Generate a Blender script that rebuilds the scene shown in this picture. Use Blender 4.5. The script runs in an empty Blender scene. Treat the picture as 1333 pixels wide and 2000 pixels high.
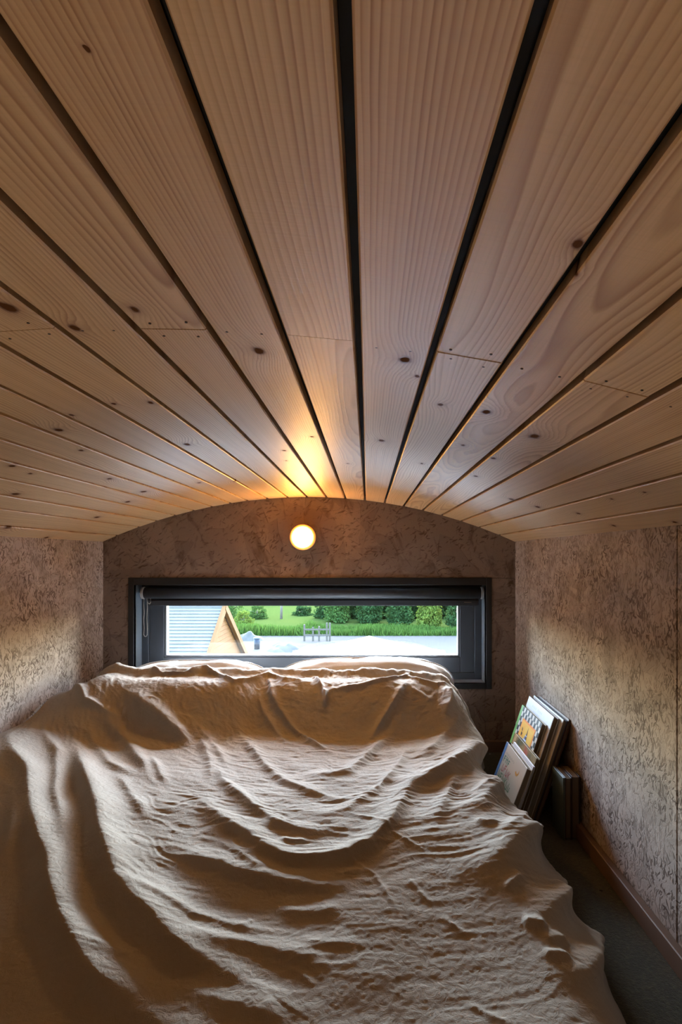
import bpy, bmesh, math, random
import numpy as np
from mathutils import Vector, Matrix

C = bpy.context.scene
COL = C.collection
R = random.Random(7)
PI = math.pi

# ------------------------------------------------------------------ camera, sky, lights, exposure
EYE = 0.87                      # camera height above the loft floor
cd = bpy.data.cameras.new('camera')
cam = bpy.data.objects.new('camera', cd); COL.objects.link(cam)
cam.location = (0, 0, EYE); cam.rotation_euler = (PI/2, 0, 0)
cd.sensor_fit = 'AUTO'; cd.sensor_width = 36.0
cd.lens = 1050/2000*36
cd.shift_x = -(718.5-666.5)/2000
cd.shift_y = 87/2000
cd.clip_start = 0.02; cd.clip_end = 500
C.camera = cam

w = bpy.data.worlds.new('sky'); C.world = w; w.use_nodes = True
wn = w.node_tree.nodes; wl = w.node_tree.links
sky = wn.new('ShaderNodeTexSky'); sky.sky_type = 'NISHITA'
sky.sun_disc = False; sky.sun_elevation = math.radians(38); sky.sun_rotation = math.radians(8)
sky.air_density = 1.2; sky.dust_density = 1.2; sky.ozone_density = 2.5
wl.new(sky.outputs[0], wn['Background'].inputs[0]); wn['Background'].inputs[1].default_value = 12.5

def light(name, kind, loc, energy, col, rot=(0, 0, 0), **kw):
    l = bpy.data.lights.new(name, kind); l.energy = energy; l.color = col
    for k, v in kw.items(): setattr(l, k, v)
    o = bpy.data.objects.new(name, l); o.location = loc; o.rotation_euler = rot; COL.objects.link(o); return o
po = light('window_portal', 'AREA', (-0.2528, 2.53, 0.55), 1, (1, 1, 1), (-PI/2, 0, 0), shape='RECTANGLE', size=1.54, size_y=0.46)
po.data.cycles.is_portal = True
# added unseen fill for the near ceiling, standing for room light behind the camera
light('room_fill_light', 'POINT', (-0.15, -0.75, -1.2), 42, (1.0, 0.70, 0.40), shadow_soft_size=0.12)

C.view_settings.view_transform = 'Standard'; C.view_settings.look = 'None'
C.view_settings.exposure = 0.0; C.view_settings.gamma = 1.0
C.view_settings.use_curve_mapping = False
C.cycles.use_adaptive_sampling = True; C.cycles.adaptive_threshold = 0.03
C.cycles.max_bounces = 8; C.cycles.diffuse_bounces = 5; C.cycles.glossy_bounces = 3; C.cycles.transparent_max_bounces = 12
C.cycles.use_denoising = True; C.cycles.time_limit = 1050
C.cycles.caustics_reflective = False; C.cycles.caustics_refractive = False

# ------------------------------------------------------------------ helpers
def tag(o, label=None, cat=None, group=None, kind=None):
    if label: o['label'] = label
    if cat: o['category'] = cat
    if group: o['group'] = group
    if kind: o['kind'] = kind
    return o
def empty(name, loc=(0, 0, 0), parent=None, rot=(0, 0, 0)):
    o = bpy.data.objects.new(name, None); COL.objects.link(o)
    o.empty_display_size = .05
    o.location = loc; o.rotation_euler = rot
    if parent: o.parent = parent
    return o
def link(name, me, mat=None, parent=None, loc=(0, 0, 0), rot=(0, 0, 0)):
    o = bpy.data.objects.new(name, me); COL.objects.link(o)
    if mat and not me.materials: me.materials.append(mat)
    o.location = loc; o.rotation_euler = rot
    if parent: o.parent = parent
    return o
def smooth(me, on=True):
    me.polygons.foreach_set('use_smooth', np.full(len(me.polygons), on)); me.update()
def mesh_of(name, verts, faces, sm=False):
    me = bpy.data.meshes.new(name); me.from_pydata(verts, [], faces); me.update()
    if sm: smooth(me)
    return me
def grid_mesh(name, P, sm=True, flip=False):
    nv, nu = P.shape[:2]
    i = np.arange(nv*nu).reshape(nv, nu)
    q = np.stack([i[:-1, :-1], i[:-1, 1:], i[1:, 1:], i[1:, :-1]], -1).reshape(-1, 4)
    if flip: q = q[:, ::-1]
    me = bpy.data.meshes.new(name)
    me.vertices.add(nv*nu); me.vertices.foreach_set('co', P.reshape(-1).astype(np.float32))
    me.loops.add(q.size); me.loops.foreach_set('vertex_index', q.reshape(-1).astype(np.int32))
    me.polygons.add(len(q)); me.polygons.foreach_set('loop_start', np.arange(0, q.size, 4, dtype=np.int32))
    me.polygons.foreach_set('loop_total', np.full(len(q), 4, dtype=np.int32))
    me.update(calc_edges=True); me.validate()
    if sm: smooth(me)
    return me
def quads_mesh(name, P):
    """P: n x 4 x 3 loose quads"""
    n = len(P)
    me = bpy.data.meshes.new(name)
    me.vertices.add(n*4); me.vertices.foreach_set('co', np.asarray(P, np.float32).reshape(-1))
    me.loops.add(n*4); me.loops.foreach_set('vertex_index', np.arange(n*4, dtype=np.int32))
    me.polygons.add(n); me.polygons.foreach_set('loop_start', np.arange(0, n*4, 4, dtype=np.int32))
    me.polygons.foreach_set('loop_total', np.full(n, 4, dtype=np.int32))
    me.update(calc_edges=True)
    return me
def bm_box(bm, x0, x1, y0, y1, z0, z1, bev=0, seg=1):
    vs = [bm.verts.new((x, y, z)) for x in (x0, x1) for y in (y0, y1) for z in (z0, z1)]
    f = [(0, 1, 3, 2), (4, 6, 7, 5), (0, 4, 5, 1), (2, 3, 7, 6), (0, 2, 6, 4), (1, 5, 7, 3)]
    fs = [bm.faces.new([vs[i] for i in q]) for q in f]
    if bev:
        es = list({e for g in fs for e in g.edges})
        bmesh.ops.bevel(bm, geom=es, offset=bev, segments=seg, profile=.5, affect='EDGES')
def bm_cyl(bm, p0, p1, r0, r1=None, n=16, caps=True):
    r1 = r0 if r1 is None else r1
    p0 = Vector(p0); p1 = Vector(p1); d = (p1-p0).normalized()
    a = d.orthogonal().normalized(); b = d.cross(a)
    A = [bm.verts.new(p0+r0*(math.cos(t)*a+math.sin(t)*b)) for t in [2*PI*i/n for i in range(n)]]
    B = [bm.verts.new(p1+r1*(math.cos(t)*a+math.sin(t)*b)) for t in [2*PI*i/n for i in range(n)]]
    for i in range(n): bm.faces.new((A[i], A[(i+1) % n], B[(i+1) % n], B[i]))
    if caps: bm.faces.new(A[::-1]); bm.faces.new(B)
def bm_lathe(bm, prof, n=32, axis=(0, -1, 0), org=(0, 0, 0)):
    """prof: (radius, distance along axis)"""
    ax = Vector(axis).normalized(); a = ax.orthogonal().normalized(); b = ax.cross(a); o = Vector(org)
    rings = []
    for r, h in prof:
        if r < 1e-6: rings.append([bm.verts.new(o+ax*h)])
        else: rings.append([bm.verts.new(o+ax*h+r*(math.cos(2*PI*i/n)*a+math.sin(2*PI*i/n)*b)) for i in range(n)])
    for p, q in zip(rings, rings[1:]):
        for i in range(n):
            j = (i+1) % n
            if len(p) == 1 and len(q) == 1: continue
            if len(p) == 1: bm.faces.new((p[0], q[j], q[i]))
            elif len(q) == 1: bm.faces.new((p[i], p[j], q[0]))
            else: bm.faces.new((p[i], p[j], q[j], q[i]))
def bm_done(name, bm, sm=False):
    bmesh.ops.recalc_face_normals(bm, faces=bm.faces[:])
    me = bpy.data.meshes.new(name); bm.to_mesh(me); bm.free()
    if sm: smooth(me)
    return me
def boxes(name, mat, parent, *bs, bev=0, loc=(0, 0, 0), rot=(0, 0, 0)):
    bm = bmesh.new()
    for b in bs: bm_box(bm, *b, bev=bev)
    return link(name, bm_done(name, bm), mat, parent, loc, rot)
def prism(name, mat, parent, poly, y0, y1, holes=None):
    """polygon in X,Z pulled along Y"""
    n = len(poly)
    v = [(x, y0, z) for x, z in poly]+[(x, y1, z) for x, z in poly]
    f = [tuple(range(n)), tuple(range(2*n-1, n-1, -1))]+[(i, n+i, n+(i+1) % n, (i+1) % n) for i in range(n)]
    bm = bmesh.new(); vs = [bm.verts.new(p) for p in v]
    for q in f: bm.faces.new([vs[i] for i in q])
    return link(name, bm_done(name, bm), mat, parent)

# ------------------------------------------------------------------ noise for real relief
def vnoise(x, y, seed=0):
    xi = np.floor(x).astype(np.int64); yi = np.floor(y).astype(np.int64)
    fx = x-xi; fy = y-yi
    fx = fx*fx*fx*(fx*(fx*6-15)+10); fy = fy*fy*fy*(fy*(fy*6-15)+10)
    def h(a, b):
        n = (a*374761393+b*668265263+seed*974634777) & 0x7fffffff
        n = ((n ^ (n >> 13))*1274126177) & 0x7fffffff
        return ((n ^ (n >> 16)) & 0xffff)/32767.5-1
    return (h(xi, yi)*(1-fx)+h(xi+1, yi)*fx)*(1-fy)+(h(xi, yi+1)*(1-fx)+h(xi+1, yi+1)*fx)*fy
def sst(a, b, x):
    t = np.clip((x-a)/(b-a), 0, 1); return t*t*(3-2*t)

# ------------------------------------------------------------------ materials
class NT:
    def __init__(s, name):
        s.m = bpy.data.materials.new(name); s.m.use_nodes = True
        s.n = s.m.node_tree.nodes; s.l = s.m.node_tree.links; s.b = s.n['Principled BSDF']
    def add(s, t, **kw):
        n = s.n.new(t)
        for k, v in kw.items(): setattr(n, k, v)
        return n
    def set(s, sock, v):
        if isinstance(v, bpy.types.NodeSocket): s.l.new(v, sock)
        elif v is not None: sock.default_value = v
    def math(s, op, a, b=None, c=None, clamp=False):
        n = s.add('ShaderNodeMath', operation=op, use_clamp=clamp)
        for i, v in enumerate((a, b, c)): s.set(n.inputs[i], v) if v is not None else None
        return n.outputs[0]
    def vmath(s, op, a, b=None):
        n = s.add('ShaderNodeVectorMath', operation=op); s.set(n.inputs[0], a)
        if b is not None: s.set(n.inputs[1], b)
        return n.outputs['Value'] if op in ('LENGTH', 'DOT_PRODUCT', 'DISTANCE') else n.outputs[0]
    def xyz(s, v):
        n = s.add('ShaderNodeSeparateXYZ'); s.set(n.inputs[0], v); return n.outputs
    def comb(s, x, y, z=0.0):
        n = s.add('ShaderNodeCombineXYZ')
        for i, v in enumerate((x, y, z)): s.set(n.inputs[i], v)
        return n.outputs[0]
    def coord(s, which='Object'):
        return s.add('ShaderNodeTexCoord').outputs[which]
    def mapping(s, v, loc=(0, 0, 0), rot=(0, 0, 0), scale=(1, 1, 1)):
        n = s.add('ShaderNodeMapping'); s.set(n.inputs['Vector'], v)
        n.inputs['Location'].default_value = loc; n.inputs['Rotation'].default_value = rot; n.inputs['Scale'].default_value = scale
        return n.outputs[0]
    def rmap(s, v, loc, a, scale):   # turn first, then stretch
        return s.mapping(s.mapping(v, (0, 0, 0), (0, 0, a)), loc, (0, 0, 0), scale)
    def noise(s, v, scale, detail=2.0, rough=.5, dim='3D', dist=0.0, out='Fac', w=None):
        n = s.add('ShaderNodeTexNoise', noise_dimensions=dim)
        s.set(n.inputs['Vector'], v); s.set(n.inputs['Scale'], scale)
        n.inputs['Detail'].default_value = detail; n.inputs['Roughness'].default_value = rough; n.inputs['Distortion'].default_value = dist
        if w is not None: s.set(n.inputs['W'], w)
        return n.outputs[out]
    def voronoi(s, v, scale, feature='F1', dim='3D', out='Distance', rnd=1.0):
        n = s.add('ShaderNodeTexVoronoi', feature=feature, voronoi_dimensions=dim)
        s.set(n.inputs['Vector'], v); n.inputs['Scale'].default_value = scale; n.inputs['Randomness'].default_value = rnd
        return n.outputs[out]
    def ramp(s, f, stops):
        n = s.add('ShaderNodeValToRGB'); s.set(n.inputs[0], f)
        e = n.color_ramp.elements
        while len(e) < len(stops): e.new(.5)
        for i, (p, c) in enumerate(stops):
            e[i].position = p; e[i].color = (c[0], c[1], c[2], 1) if hasattr(c, '__len__') else (c, c, c, 1)
        return n.outputs[0]
    def mix(s, f, a, b, mode='MIX'):
        n = s.add('ShaderNodeMix', data_type='RGBA', blend_type=mode); s.set(n.inputs[0], f)
        for i, v in ((6, a), (7, b)): s.set(n.inputs[i], (*v, 1) if isinstance(v, tuple) and len(v) == 3 else v)
        return n.outputs[2]
    def bump(s, h, strength=.3, dist=.002, normal=None):
        n = s.add('ShaderNodeBump'); n.inputs['Strength'].default_value = strength; n.inputs['Distance'].default_value = dist
        s.set(n.inputs['Height'], h)
        if normal is not None: s.set(n.inputs['Normal'], normal)
        s.l.new(n.outputs[0], s.b.inputs['Normal']); return n.outputs[0]
    def out(s, color=None, rough=None, **kw):
        if color is not None: s.set(s.b.inputs['Base Color'], (*color, 1) if isinstance(color, tuple) and len(color) == 3 else color)
        if rough is not None: s.set(s.b.inputs['Roughness'], rough)
        for k, v in kw.items(): s.set(s.b.inputs[k], v)
        return s.m
    def attr(s, name):
        n = s.add('ShaderNodeAttribute', attribute_type='OBJECT', attribute_name=name); return n.outputs['Vector']

def plain(name, col, rough=.5, var=.08, scale=30.0, metal=0.0, spec=.5, bump=0.0):
    t = NT(name); n = t.noise(t.coord(), scale, 4.0)
    c = t.mix(n, tuple(x*(1-var) for x in col), tuple(min(1, x*(1+var)) for x in col))
    if bump: t.bump(n, bump, .002)
    return t.out(c, rough, Metallic=metal, **{'Specular IOR Level': spec})

def wood_mat():
    t = NT('pine_boards')
    co = t.coord(); rnd = t.add('ShaderNodeObjectInfo').outputs['Random']
    x, y, z = t.xyz(co)
    r2 = t.math('FRACT', t.math('MULTIPLY', rnd, 17.31)); r3 = t.math('FRACT', t.math('MULTIPLY', rnd, 53.7))
    off = t.math('MULTIPLY', rnd, 37.0)
    # wandering heart of the log: rings cut by the board face
    slow = t.noise(t.comb(t.math('MULTIPLY', x, 4.0), t.math('MULTIPLY', y, .75), off), 1.0, 2.0)
    wav = t.noise(t.comb(t.math('MULTIPLY', x, 18.0), t.math('MULTIPLY', y, 3.0), off), 1.0, 2.0)
    cx = t.math('ADD', t.math('SUBTRACT', x, t.math('MULTIPLY_ADD', r2, .40, -.20)), t.math('MULTIPLY_ADD', slow, .06, -.03))
    dz = t.math('MULTIPLY_ADD', slow, .09, t.math('MULTIPLY_ADD', r3, .05, .025))
    d = t.math('SQRT', t.math('ADD', t.math('MULTIPLY', cx, cx), t.math('MULTIPLY', dz, dz)))
    d = t.math('ADD', d, t.math('MULTIPLY', wav, .008))
    dark = None; pal = None
    for k in ('knot_a', 'knot_b', 'knot_c'):
        kx, ky, kr = t.xyz(t.attr(k))
        dx = t.math('SUBTRACT', x, kx); dy = t.math('MULTIPLY', t.math('SUBTRACT', y, ky), .62)
        nz = t.noise(t.comb(x, y, off), 70.0, 3.0)
        ds = t.math('SQRT', t.math('ADD', t.math('MULTIPLY', dx, dx), t.math('MULTIPLY', dy, dy)))
        q = t.math('DIVIDE', t.math('ADD', ds, t.math('MULTIPLY_ADD', nz, .008, -.004)), t.math('MAXIMUM', kr, 1e-4))
        g = t.math('POWER', 2.718, t.math('MULTIPLY', t.math('MULTIPLY', q, q), -.09))
        g = t.math('MULTIPLY', g, t.math('GREATER_THAN', kr, .0005))
        d = t.math('ADD', d, t.math('MULTIPLY', g, t.math('MULTIPLY', kr, 1.5)))
        core = t.math('MULTIPLY', t.math('SUBTRACT', 1.0, t.math('SMOOTH_MIN', q, 1.0, .2), clamp=True), t.math('GREATER_THAN', kr, .0005))
        halo = t.math('MULTIPLY', t.math('POWER', 2.718, t.math('MULTIPLY', t.math('MULTIPLY', q, q), -.35)), t.math('GREATER_THAN', kr, .0005))
        dark = core if dark is None else t.math('MAXIMUM', dark, core)
        pal = halo if pal is None else t.math('MAXIMUM', pal, halo)
    ph = t.math('FRACT', t.math('MULTIPLY', d, t.math('MULTIPLY_ADD', r3, 130.0, 230.0)))
    # soft rise to latewood, quick fall
    late = t.math('MULTIPLY', t.math('POWER', ph, 2.0), t.math('SUBTRACT', 1.0, t.math('MULTIPLY', t.math('SUBTRACT', ph, .86), 7.0), clamp=True))
    amp = t.noise(t.comb(t.math('MULTIPLY', d, 190.0), t.math('MULTIPLY', y, .8), off), 1.0, 2.0)
    late = t.math('MULTIPLY', late, t.ramp(amp, [(.28, .22), (.64, 1.0)]))
    fib = t.noise(t.comb(t.math('MULTIPLY', x, 520.0), t.math('MULTIPLY', y, 9.0), off), 1.0, 3.0)
    tone = t.noise(t.comb(t.math('MULTIPLY', x, 14.0), t.math('MULTIPLY', y, 1.6), off), 1.0, 2.0)
    saw = t.noise(t.comb(t.math('MULTIPLY', x, 16.0), t.math('MULTIPLY', y, 420.0), off), 1.0, 1.0)
    light_c = t.mix(tone, (.60, .40, .20), (.70, .51, .29))
    light_c = t.mix(t.math('MULTIPLY', r2, .5), light_c, (.54, .33, .16))
    c = t.mix(t.math('MULTIPLY', late, 1.0), light_c, (.25, .105, .03))
    c = t.mix(t.math('MULTIPLY', t.math('SUBTRACT', fib, .45, clamp=True), .7), c, (.30, .17, .08))
    c = t.mix(t.math('MULTIPLY', t.math('SUBTRACT', saw, .5, clamp=True), .55), c, (.42, .27, .15))
    c = t.mix(t.math('MULTIPLY', pal, .55), c, (.24, .11, .045))
    c = t.mix(t.math('MULTIPLY', dark, 2.2, clamp=True), c, (.10, .045, .02))
    h = t.math('ADD', t.math('MULTIPLY', late, .5), t.math('ADD', t.math('MULTIPLY', fib, .35), t.math('MULTIPLY', saw, .35)))
    t.bump(h, .22, .0012)
    return t.out(c, .46, **{'Specular IOR Level': t.math('MULTIPLY_ADD', t.math('MULTIPLY', dark, 2.0, clamp=True), -.42, .42)})
WOOD = wood_mat()

def osb_mat(name, ax, base_a, base_b, chip, density=.0, tilt=0.0, grow=1.0, blot=.2):
    """painted strand board; ax: which object axes lie in the sheet"""
    t = NT(name); v = t.xyz(t.coord())
    p = t.vmath('MULTIPLY', t.comb(v[ax[0]], v[ax[1]], 0.0), (grow, grow, 1))
    warp = t.noise(p, 5.0, 2.0, out='Color')
    p = t.vmath('ADD', p, t.vmath('MULTIPLY', t.vmath('SUBTRACT', warp, (.5, .5, .5)), (.05, .05, 0)))
    big = t.noise(p, 6.0, 4.0, .6)
    c = t.mix(t.ramp(big, [(.20, 0), (.80, 1)]), base_a, base_b)
    edges = None; marks = None; hgt = None
    for i, (a, sx, sy) in enumerate(((.10, 34, 8), (-.30, 28, 7), (.75, 30, 9), (-.95, 24, 8), (1.45, 28, 7))):
        q = t.rmap(p, (i*3.7, i*1.9, 0), a+tilt, (sx, sy, 1))
        ce = t.voronoi(q, 1.0, 'F1', '2D', 'Color')
        ed = t.voronoi(q, 1.0, 'DISTANCE_TO_EDGE', '2D', 'Distance')
        sel = t.xyz(ce)
        pick = t.math('GREATER_THAN', sel[0], .74)
        e = t.math('MULTIPLY', t.math('LESS_THAN', ed, .03), pick)
        c = t.mix(t.math('MULTIPLY', pick, .36), c, t.mix(sel[1], tuple(k*.55 for k in base_a), tuple(min(1, k*1.3) for k in base_b)))
        edges = e if edges is None else t.math('MAXIMUM', edges, e)
        f = t.math('MULTIPLY', sel[2], pick); hgt = f if hgt is None else t.math('ADD', hgt, f)
    wob = t.vmath('MULTIPLY', t.vmath('SUBTRACT', t.noise(p, 90.0, 2.0, out='Color'), (.5, .5, .5)), (.005, .005, 0))
    pw = t.vmath('ADD', p, wob)
    # open gaps between strands: short slivers, most of them along the board
    for i, (a, sx, sy, lim) in enumerate(((.08, 105, 24, .67), (-.24, 130, 34, .67), (.55, 110, 28, .68), (-.72, 105, 27, .69), (1.2, 115, 30, .73), (-1.35, 105, 28, .75), (.05, 190, 50, .62), (-.45, 180, 50, .66), (.5, 180, 50, .68))):
        q = t.rmap(pw, (i*5.3+2, i*2.9, 0), a+tilt, (sx, sy, 1))
        n = t.add('ShaderNodeTexVoronoi', feature='F1', voronoi_dimensions='2D'); t.set(n.inputs['Vector'], q); n.inputs['Scale'].default_value = 1.0
        cr = t.xyz(n.outputs['Color'])
        rad = t.math('MULTIPLY', t.math('SUBTRACT', cr[0], lim+density-.04, clamp=True), 1.2)
        mm = t.math('MULTIPLY', t.math('SUBTRACT', rad, n.outputs['Distance'], clamp=True), 9.0, clamp=True)
        marks = mm if marks is None else t.math('MAXIMUM', marks, mm)
    patch = t.ramp(t.noise(p, 9.0, 3.0, .6), [(.36, 0), (.60, 1)])
    marks = t.math('MULTIPLY', marks, t.math('MULTIPLY_ADD', patch, .7, .3))
    en = t.math('MULTIPLY', edges, t.ramp(t.noise(p, 40.0, 2.0), [(.45, 0), (.6, 1)]))
    c = t.mix(t.math('MULTIPLY', en, .45), c, chip)
    c = t.mix(t.math('MULTIPLY', marks, .9, clamp=True), c, chip)
    bl = t.ramp(t.noise(t.rmap(p, (4, 2, 0), tilt+.4, (15, 30, 1)), 1.0, 4.0, .6, dist=.6), [(.56, 0), (.68, 1)])
    c = t.mix(t.math('MULTIPLY', bl, blot), c, chip)
    fine = t.noise(p, 260.0, 3.0, .6)
    c = t.mix(t.math('MULTIPLY', t.math('SUBTRACT', fine, .52, clamp=True), .7), c, chip)
    h = t.math('SUBTRACT', t.math('MULTIPLY_ADD', fine, .3, t.math('MULTIPLY', hgt, .35)), t.math('ADD', t.math('MULTIPLY', marks, .9), t.math('MULTIPLY', en, .5)))
    t.bump(h, .5, .0022)
    return t.out(c, .72, **{'Specular IOR Level': .25})
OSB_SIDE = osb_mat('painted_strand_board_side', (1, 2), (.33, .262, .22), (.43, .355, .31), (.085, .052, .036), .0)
OSB_BACK_SHADE = osb_mat('painted_strand_board_back_shade', (0, 2), (.20, .14, .105), (.25, .18, .14), (.075, .040, .022), .13, tilt=1.0, grow=.5, blot=.65)  # same paint as the sides, darkened in colour for the backlit wall

BLACK_METAL = plain('black_powder_coat', (.009, .010, .012), .45, .15, 40)
FRAME_GREY = plain('anthracite_frame', (.030, .035, .042), .42, .1, 40)
BLIND = plain('charcoal_blind_cloth', (.030, .034, .040), .5, .1, 300)
MEMBRANE = plain('black_mesh_membrane', (.006, .006, .006), .9, .3, 900)
DARK_WOOD = plain('stained_trim', (.13, .075, .048), .6, .2, 25, bump=.1)
STEEL = plain('bead_steel', (.62, .58, .50), .28, .05, 50, metal=1.0)
WHITE_PLASTIC = plain('grey_white_plastic', (.42, .42, .42), .4, .05)

def carpet_mat():
    t = NT('green_felt_carpet'); p = t.coord()
    a = t.noise(p, 9.0, 4.0, .6); b = t.noise(p, 420.0, 3.0, .7)
    c = t.mix(a, (.030, .031, .018), (.060, .058, .036))
    m = t.noise(p, 110.0, 4.0, .7)
    c = t.mix(t.math('MULTIPLY', t.math('SUBTRACT', m, .48, clamp=True), 2.4, clamp=True), c, (.15, .14, .075))
    t.bump(t.math('ADD', b, m), .9, .006)
    return t.out(c, .95, **{'Specular IOR Level': .1, 'Sheen Weight': .25})
CARPET = carpet_mat()

def linen_mat():
    t = NT('taupe_linen'); p = t.coord()
    x, y, z = t.xyz(p)
    weave = t.math('ADD', t.noise(t.comb(t.math('MULTIPLY', x, 900.0), t.math('MULTIPLY', y, 160.0), z), 1.0, 2.0),
                   t.noise(t.comb(t.math('MULTIPLY', x, 160.0), t.math('MULTIPLY', y, 900.0), z), 1.0, 2.0))
    crush = t.noise(p, 55.0, 6.0, .62, dist=1.2)
    c = t.mix(t.noise(p, 14.0, 3.0), (.335, .305, .272), (.395, .365, .33))
    c = t.mix(t.math('MULTIPLY', t.math('SUBTRACT', weave, .95, clamp=True), .5), c, (.30, .24, .195))
    n1 = t.bump(crush, .55, .004)
    t.bump(weave, .28, .0012, n1)
    return t.out(c, .85, **{'Specular IOR Level': .1})
LINEN = linen_mat()
def pillow_mat():
    t = NT('white_cotton'); p = t.coord()
    t.bump(t.noise(p, 40.0, 5.0, .6, dist=.8), .4, .004)
    return t.out((.72, .75, .79), .85, **{'Sheen Weight': .2})
COTTON = pillow_mat()

# ------------------------------------------------------------------ room shell
XL, XR, YB = -1.157, 0.6465, 2.35       # side walls and window wall
XC, RAD, APEX = -0.258, 2.175, 1.1295   # barrel ceiling
YR = -2.9                               # far end of the living space behind the camera
def arch(x): return APEX-(RAD-math.sqrt(RAD*RAD-(x-XC)**2))

fl = boxes('floor', CARPET, None, (XL-.1, XR+.1, .12, YB+.1, -.12, .02)); tag(fl, kind='structure')
low = boxes('floor', plain('living_floor', (.20, .13, .08), .5), None, (XL-.2, XR+.2, YR-.2, 3.2, -2.45, -2.30)); tag(low, kind='structure')

wr = empty('wall_right', (XR, 0, 0)); tag(wr, kind='structure')
wlft = empty('wall_left', (XL, 0, 0)); tag(wlft, kind='structure')
def panel(parent, x0, x1, y0, y1, z0, z1, mat):
    """each sheet is its own mesh, modelled about its own place so its grain does not repeat"""
    return boxes('panel', mat, parent, (x0, x1, y0, y1, z0, z1), bev=.0012)
ZT = .955
panel(wr, 0, .02, 1.124, YB+.02, -.10, ZT, OSB_SIDE)
panel(wr, 0, .02, -.098, 1.121, -.10, ZT, OSB_SIDE)
panel(wr, 0, .02, YR, -.101, -.10, ZT, OSB_SIDE)
panel(wr, 0, .02, YR, YB, -2.4, -.102, OSB_SIDE)
panel(wlft, -.02, 0, 1.124, YB+.02, -.10, ZT, OSB_SIDE)
panel(wlft, -.02, 0, -.098, 1.121, -.10, ZT, OSB_SIDE)
panel(wlft, -.02, 0, YR, -.101, -.10, ZT, OSB_SIDE)
panel(wlft, -.02, 0, YR, YB, -2.4, -.102, OSB_SIDE)
# outer skins keep daylight out of the joints
boxes('outer_skin', BLACK_METAL, wr, (.021, .12, YR-.1, YB+.2, -2.4, 1.35))
boxes('outer_skin', BLACK_METAL, wlft, (-.12, -.021, YR-.1, YB+.2, -2.4, 1.35))

OX0, OX1, OZ0, OZ1 = -1.0213, .5157, .315, .745     # window opening
wb = empty('wall_back', (0, YB, 0)); tag(wb, kind='structure')
def arc_pts(x0, x1, up, n=40): return [(x0+(x1-x0)*i/n, arch(x0+(x1-x0)*i/n)+up) for i in range(n+1)]
prism('panel', OSB_BACK_SHADE, wb, [(XL-.02, .776), (XR+.02, .776)]+arc_pts(XR+.02, XL-.02, .03), 0, .018)
prism('panel', OSB_BACK_SHADE, wb, [(XL-.02, -.1), (OX0, -.1), (OX0, .7745), (XL-.02, .7745)], 0, .018)
prism('panel', OSB_BACK_SHADE, wb, [(OX1, -.1), (XR+.02, -.1), (XR+.02, .7745), (OX1, .7745)], 0, .018)
prism('panel', OSB_BACK_SHADE, wb, [(OX0+.0015, -.1), (OX1-.0015, -.1), (OX1-.0015, OZ0), (OX0+.0015, OZ0)], 0, .018)
bm = bmesh.new()
bm_box(bm, XL-.1, OX0-.004, .0185, .15, -2.4, 1.35); bm_box(bm, OX1+.004, XR+.1, .0185, .15, -2.4, 1.35)
bm_box(bm, OX0-.004, OX1+.004, .0185, .15, -2.4, OZ0-.004); bm_box(bm, OX0-.004, OX1+.004, .0005, .15, OZ1+.004, 1.35)
link('wall_core', bm_done('wall_core', bm), BLACK_METAL, wb)
wrear = boxes('wall_rear', OSB_BACK_SHADE, None, (XL-.1, XR+.1, YR-.1, YR, -2.4, 1.4)); tag(wrear, kind='structure')

# skirtings
sk = empty('baseboard_right', (XR, 0, .02)); tag(sk, kind='structure')
boxes('board', DARK_WOOD, sk, (-.020, -.0005, .13, YB-.001, .0005, .048), bev=.002)
sk = empty('baseboard_back', (0, YB, .02)); tag(sk, kind='structure')
boxes('board', DARK_WOOD, sk, (XL+.001, XR-.021, -.020, -.0005, .0005, .048), bev=.002)

# ------------------------------------------------------------------ barrel ceiling of pine boards
ce = empty('ceiling', (XC, 0, APEX)); tag(ce, kind='structure')
def arc_xz(s, r):   # arc length from the crown -> local x, z on radius r
    a = s/RAD; return r*math.sin(a), r*math.cos(a)-RAD
n = 60
smax = .99
for nm, r0, r1, mat in (('membrane', RAD+.018, RAD+.022, MEMBRANE), ('roof_deck', RAD+.024, RAD+.09, BLACK_METAL)):
    v = []; f = []
    for i in range(n+1):
        s = -smax+2*smax*i/n
        for y in (YR-.1, YB+.15):
            for r in (r0, r1):
                x, z = arc_xz(s, r); v.append((x, y, z))
    for i in range(n):
        a = i*4; b = a+4
        f += [(a, b, b+2, a+2), (a+1, a+3, b+3, b+1), (a, a+1, b+1, b), (a+2, b+2, b+3, a+3)]
    f += [(0, 2, 3, 1), (n*4, n*4+1, n*4+3, n*4+2)]
    bm = bmesh.new(); vs = [bm.verts.new(p) for p in v]
    for q in f: bm.faces.new([vs[k] for k in q])
    link(nm, bm_done(nm, bm), mat, ce)
GAPS = [-.860, -.757, -.676, -.591, -.507, -.426, -.343, -.2676, -.180, -.091, -.007, .078, .161, .247, .334, .4186, .5044, .590, .679, .762, .856]
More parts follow.
